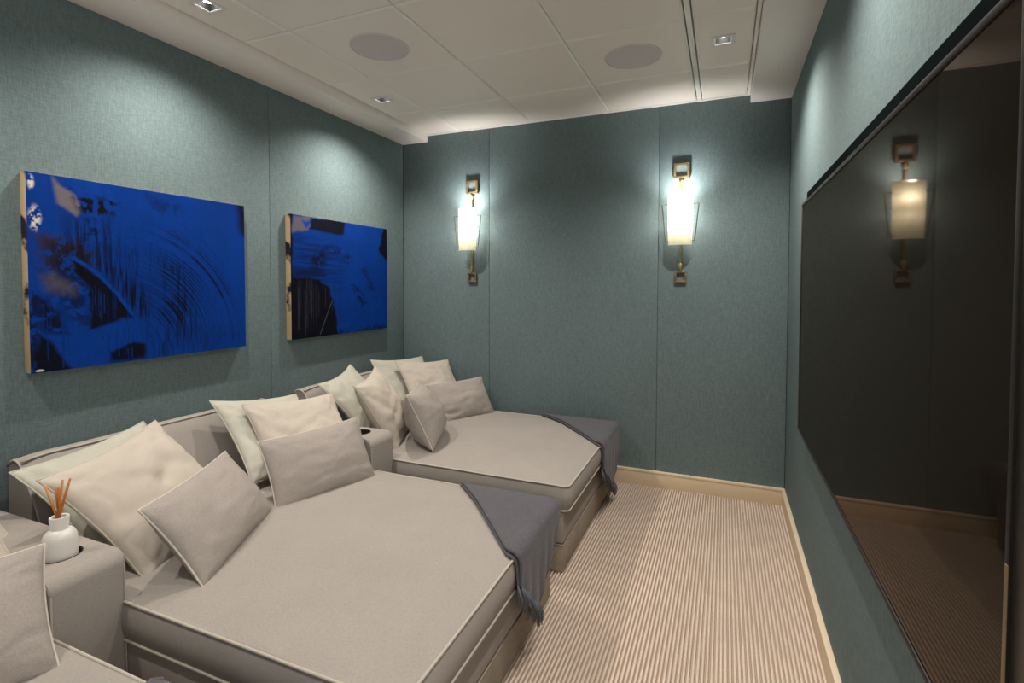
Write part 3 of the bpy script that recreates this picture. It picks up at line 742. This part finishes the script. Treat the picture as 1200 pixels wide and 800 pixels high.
# ------------------------------------------------------------------ pillows
def rot_of(y, t, r):
    return (Matrix.Rotation(rad(y), 4, 'Z') @ Matrix.Rotation(rad(t), 4, 'X') @ Matrix.Rotation(rad(r), 4, 'Y'))
def pillow(name, loc, ang, wh, th, mat, pipe, label, seed, pinch=.085, creases=(), wr=.011, slump=0.0, group=None):
    w, h = wh; n = 36
    t = thing(name, loc, label, 'pillow', group)
    t.matrix_world = Matrix.Translation(loc) @ rot_of(*ang)
    bm = bmesh.new()
    so = Vector((seed * 3.7, seed * 1.3, 0))
    def pos(u, v, side):
        px = pinch
        x = w / 2 * u * (1 - px * (1 - v * v) ** 1.0 * abs(u) ** 2); z = h / 2 * v * (1 - px * 1.1 * (1 - u * u) * abs(v) ** 2)
        e = max(0, (1 - u * u)) * max(0, (1 - v * v))
        a = e ** .50 * (1 + .10 * (-v))           # belly sags a little
        wr_ = 0
        if e > 0:
            d = mnoise.noise(Vector((u * 1.7, v * 1.7, side * 5 + 1)) + so) * .9 + mnoise.noise(Vector((u * 3.4, v * 3.4, side * 9)) + so) * .45
            # gathers running in from the corners and edges
            q = abs(u) * abs(v)
            g = math.sin((u * math.copysign(1, v) - v * math.copysign(1, u)) * 15 + 5 * mnoise.noise(Vector((u * 2, v * 2, 7)) + so)) * q ** 2 * (1 - max(abs(u), abs(v)) ** 6)
            eg = math.sin(v * 24 + 6 * mnoise.noise(Vector((v * 3, u, 3)) + so)) * abs(u) ** 5 * (1 - u ** 10) + math.sin(u * 24 + 6 * mnoise.noise(Vector((u * 3, v, 4)) + so)) * abs(v) ** 5 * (1 - v ** 10)
            wr_ = wr * (1.1 * d * e ** .3 + 1.0 * g + .42 * eg)
            rg = (1 - min(1, abs(mnoise.noise(Vector((u * 1.9, v * 1.9, side * 3 + 11)) + so)) * 2.2)) ** 5 + .6 * (1 - min(1, abs(mnoise.noise(Vector((u * 3.6 + 5, v * 3.6, side * 3 + 17)) + so)) * 2.2)) ** 5
            wr_ -= wr * .75 * rg * (e ** .4)
            for (u0_, v0_, u1_, v1_, dep, wd) in creases:
                dx, dy = u1_ - u0_, v1_ - v0_; L = dx * dx + dy * dy
                tt = min(1, max(0, ((u - u0_) * dx + (v - v0_) * dy) / L))
                dd = math.hypot(u - u0_ - tt * dx, v - v0_ - tt * dy)
                wr_ -= dep * math.exp(-(dd / wd) ** 2) * math.sin(math.pi * min(1, max(.06, tt))) ** .5 * (1 if side < 0 else .2)
        y = side * (th / 2 * a + wr_)
        if side * y < 0: y = 0
        # slump: curve the whole pillow back
        y += slump * (v * v) * .5
        return Vector((x, y, z))
    grid = {}
    for side in (-1, 1):
        for i in range(n + 1):
            for j in range(n + 1):
                u = math.sin((i / n - .5) * math.pi) * .6 + (2 * i / n - 1) * .4; v = math.sin((j / n - .5) * math.pi) * .6 + (2 * j / n - 1) * .4
                if side == 1 and (i in (0, n) or j in (0, n)): grid[1, i, j] = grid[-1, i, j]
                else: grid[side, i, j] = bm.verts.new(pos(u, v, side))
        for i in range(n):
            for j in range(n):
                q = [grid[side, i, j], grid[side, i + 1, j], grid[side, i + 1, j + 1], grid[side, i, j + 1]]
                bm.faces.new(q if side < 0 else q[::-1])
    rim = [grid[-1, i, 0].co.copy() for i in range(n)] + [grid[-1, n, j].co.copy() for j in range(n)] + [grid[-1, n - i, n].co.copy() for i in range(n)] + [grid[-1, 0, n - j].co.copy() for j in range(n)]
    from_bm('cover', bm, mat, t, smooth=True)
    tube('piping', rim, .0030, pipe, t, 6, True)
    return t
CR, SG, TP, LP = M['cream'], M['sage'], M['taupe'], M['light_pipe']
G1, G2 = 'square scatter pillows on the sofas', 'taupe lumbar pillows on the sofas'
# middle sofa
pillow('scatter_pillow', (-1.945, 1.126, .548), (94.6, -50, -7.7), (.462, .436), .110, SG, SG, 'pale sage pillow half hidden behind big cream pillow, middle sofa', 1, group=G1)
pillow('scatter_pillow', (-1.774, 1.106, .556), (106.8, -42.2, -7.2), (.48, .44), .155, CR, CR, 'large cream pillow leaning beside the reed diffuser, middle sofa', 2, creases=[(-.2, -.15, .35, .3, .010, .10), (-.7, -.1, .1, -.3, .007, .09), (-.3, .5, .3, .75, .005, .1)], group=G1)
pillow('lumbar_pillow', (-1.545, 1.164, .510), (115.3, -36.9, -.9), (.488, .290), .135, TP, LP, 'taupe lumbar pillow in front of large cream pillow, middle sofa', 3, pinch=.055, wr=.005, group=G2)
pillow('scatter_pillow', (-1.905, 1.745, .566), (92.6, -48, 10.7), (.455, .452), .120, SG, SG, 'pale sage pillow behind cream pillow at far end, middle sofa', 4, creases=[(-.9, .1, -.4, -.5, .012, .10)], group=G1)
pillow('scatter_pillow', (-1.775, 1.790, .558), (78, -43.5, 4.2), (.452, .424), .14, CR, CR, 'cream pillow behind taupe lumbar pillow at far end, middle sofa', 5, creases=[(-.9, .3, -.3, -.2, .008, .09), (-.8, -.2, .0, -.35, .008, .08)], group=G1)
pillow('lumbar_pillow', (-1.567, 1.665, .508), (75.8, -28.2, 0), (.468, .294), .135, TP, LP, 'taupe lumbar pillow standing upright at far end, middle sofa', 6, pinch=.05, wr=.005, group=G2)
# far sofa
pillow('scatter_pillow', (-1.965, 2.400, .574), (104.4, -41, -6.1), (.454, .430), .120, SG, SG, 'pale sage pillow beside the far console, farthest sofa', 7, pinch=.11, creases=[(-.6, .3, .1, -.3, .010, .12)], group=G1)
pillow('scatter_pillow', (-1.751, 2.355, .566), (111.9, -30, -4.3), (.466, .43), .165, CR, CR, 'cream creased pillow leaning over the far console, farthest sofa', 8, pinch=.10, creases=[(-.75, -.35, .15, .0, .012, .07), (-.9, .6, -.4, -.2, .012, .1)], group=G1)
pillow('scatter_pillow', (-1.985, 2.930, .574), (75.9, -37.3, 3.9), (.448, .420), .110, SG, SG, 'pale sage pillow behind cream pillow near back wall, farthest sofa', 9, pinch=.08, group=G1)
pillow('scatter_pillow', (-1.815, 2.970, .570), (71.7, -41.8, 6.4), (.447, .428), .120, CR, CR, 'cream pillow with gathered left side near back wall, farthest sofa', 10, pinch=.10, creases=[(-.9, .5, -.3, .1, .010, .08), (-.9, .1, -.3, -.2, .010, .08)], group=G1)
pillow('lumbar_pillow', (-1.512, 2.387, .545), (116.7, -25.5, 2.6), (.43, .31), .205, TP, LP, 'taupe lumbar pillow turned edge on, farthest sofa', 11, pinch=.06, wr=.007, group=G2)
pillow('lumbar_pillow', (-1.574, 2.925, .504), (67.4, -32.6, 1), (.47, .276), .135, TP, LP, 'taupe lumbar pillow facing out near the back wall, farthest sofa', 12, pinch=.06, wr=.007, creases=[(-.95, -.5, -.3, -.7, .012, .09)], group=G2)
# near sofa
pillow('lumbar_pillow', (-1.510, .445, .515), (78, -34, 3), (.473, .285), .130, TP, LP, 'taupe lumbar pillow cut off at the left edge, nearest sofa', 13, pinch=.05, wr=.005, group=G2)
pillow('scatter_pillow', (-1.80, .490, .600), (80, -36, -10), (.464, .440), .120, CR, CR, 'cream pillow sliver at the left edge, nearest sofa', 14, group=G1)
pillow('scatter_pillow', (-2.00, .560, .610), (88, -40, -8), (.455, .440), .110, SG, SG, 'pale sage pillow tip at the left edge, nearest sofa', 15, group=G1)

# ------------------------------------------------------------------ reed diffuser
BX, BY, BZ = -1.645, .7835, .5035
t = thing('reed_diffuser', (BX, BY, BZ), 'white ceramic reed diffuser with six wooden sticks in console cup well', 'diffuser')
lathe('bottle', [(.001, 0), (.0355, 0), (.0375, .003), (.0382, .012), (.0382, .064), (.0370, .076), (.0335, .087), (.0270, .095), (.0205, .0985), (.0196, .1005), (.0218, .1285), (.0210, .1315), (.0150, .1315), (.0140, .1295), (.0140, .108), (.001, .108)][1:], M['ceramic'], t, 40)
for k, (tx, ty, tz) in enumerate([(-.050, -.006, .208), (-.004, .012, .226), (.008, -.010, .214), (.022, .016, .232), (.036, .006, .226), (.026, -.012, .218)]):
    a = Vector((tx * -.12 - .004 + .0022 * (k - 2.5), ty * -.3, .110)); b_ = Vector((tx, ty, tz))
    tube('reed', [a, (a + b_) / 2, b_], .0028, M['reed'], t, 8)

# ------------------------------------------------------------------ throws over the foot corners
def throw(y0, label, par):
    """folded wool throw over the far foot corner; par gives where its edges fall"""
    cx_, cy_ = -.64, y0 + SWID
    t = thing('throw_blanket', (cx_, cy_, .40), label, 'blanket', 'grey fringed throw blankets on the sofas')
    XF = SX1 + .028; YF = y0 + SWID + .012
    crown_x = (SX0 + SX1) / 2 + .011; crown_y = y0 + SWID / 2
    def topz(x, y):
        sx = abs(x - crown_x) / .765; sy = abs(y - crown_y) / .533
        s = min(1, max(sx, sy))
        return .388 + .028 * (1 - s ** 3.2) + .006
    def sheet(name, lift, s0, far_len, drop_add, seed, edge_shift=0):
        nS, nT = 34, 70
        rows = []
        for a in range(nS + 1):
            s = s0 + (1 - s0) * a / nS
            fx = par['fx'] + (XF - .02 - par['fx']) * s
            gy = par['gy'] + (YF - .02 - par['gy']) * s
            # hanging end on the foot side
            hb = np.interp(s, par['hs'], par['hz']); hy_ = np.interp(s, par['hs'], par['hy'])
            hb -= drop_add
            pts = []
            for b in range(nT + 1):
                q = b / nT
                if q < .16:      # hanging in the gap on the far side
                    k = 1 - q / .16; z = topz(fx, YF) - .012 - far_len * k
                    p = Vector((fx - .01 * k, YF + .006 + lift, z))
                elif q < .62:
                    k = (q - .16) / .46
                    x = fx + (XF - .026 - fx) * k; y = YF + (gy - YF) * k
                    # slight bow of the rows
                    z = topz(min(x, XF - .02), min(y, YF - .015)) + lift
                    ey = max(0, (y - (YF - .03)) / .03)
                    z -= .012 * ey ** 2
                    x = min(x, XF) ; p = Vector((x, y, z))
                else:
                    k = (q - .62) / .38
                    zt = topz(XF - .026, min(gy, YF - .015)) + lift
                    rr2 = .036; outw = lift + .008
                    y = gy + (hy_ - gy) * k ** 1.2
                    if k < .22:
                        th_ = k / .22 * math.pi / 2
                        p = Vector((XF - .026 + (.026 + outw) * math.sin(th_), y, zt - rr2 * (1 - math.cos(th_))))
                    else:
                        k2 = (k - .22) / .78
                        z = zt - rr2 + (hb - zt + rr2) * k2
                        fold = .007 * math.sin(s * 17 + seed) * k2 + .008 * mnoise.noise(Vector((y * 14, z * 5, seed))) * k2
                        p = Vector((XF + outw + abs(fold), y, z))
                wv = .0022 * mnoise.noise(Vector((p.x * 22, p.y * 22, seed)))
                p.z += wv
                pts.append(p)
            rows.append(pts)
        bm = bmesh.new()
        V_ = [[bm.verts.new(p - Vector(t.location)) for p in r] for r in rows]
        for A, B in zip(V_, V_[1:]):
            for j in range(nT): bm.faces.new((A[j], A[j + 1], B[j + 1], B[j]))
        # rolled double edge: fold the first row under
        o = from_bm(name, bm, M['throw'], t, smooth=True)
        md = o.modifiers.new('thickness', 'SOLIDIFY'); md.thickness = .0045; md.offset = 0
        return rows
    lower = sheet('under_fold', .003, 0.0, .10, .012, 2.0)
    upper = sheet('top_fold', .0125, .035, .10, .0, 5.0)
    # a soft rolled hem along the diagonal edge of the upper fold
    o = tube('rolled_hem', [p - Vector(t.location) for p in upper[0]], .0058, M['throw'], t, 8)
    # fringe
    bm = bmesh.new(); r_ = random.Random(int(y0 * 100))
    ends = []
    for rows in (lower, upper):
        for a, r in enumerate(rows):
            s = a / (len(rows) - 1)
            if s <= par['hs'][1] + .03: ends += [(r[-1], (r[-1] - r[-6]).normalized())] * 4
    for p, d in ends:
        L = r_.uniform(.040, .068); j = Vector((r_.uniform(0, .022), r_.uniform(-.014, .014), 0))
        a = p - Vector(t.location); dn = (d * .25 + Vector((0, .16, -1))).normalized()
        k1 = Vector((r_.uniform(-.003, .007), r_.uniform(-.008, .008), 0))
        add_tube(bm, [a - d * .008, a + dn * L * .45 + j * .5 + k1, a + dn * L + j], .0023, 5, taper=[1, 1.15, .7])
    f = from_bm('fringe', bm, M['fringe'], t, smooth=True); f['kind'] = 'stuff'
    return t
throw(SY[1], 'charcoal grey fringed throw over the foot corner, middle sofa',
      dict(fx=-1.055, gy=1.468, hs=[0, .44, 1], hz=[.325, .145, .31], hy=[1.450, 1.640, 1.86]))
throw(SY[2], 'charcoal grey fringed throw over the foot corner, farthest sofa',
      dict(fx=-1.115, gy=2.690, hs=[0, .55, 1], hz=[.285, .105, .25], hy=[2.655, 2.93, 3.10]))
throw(SY[0], 'charcoal grey throw on the nearest sofa, just a tip at the bottom edge',
      dict(fx=-1.165, gy=.225, hs=[0, .44, 1], hz=[.325, .145, .31], hy=[.21, .40, .62]))
bpy.context.view_layer.update()
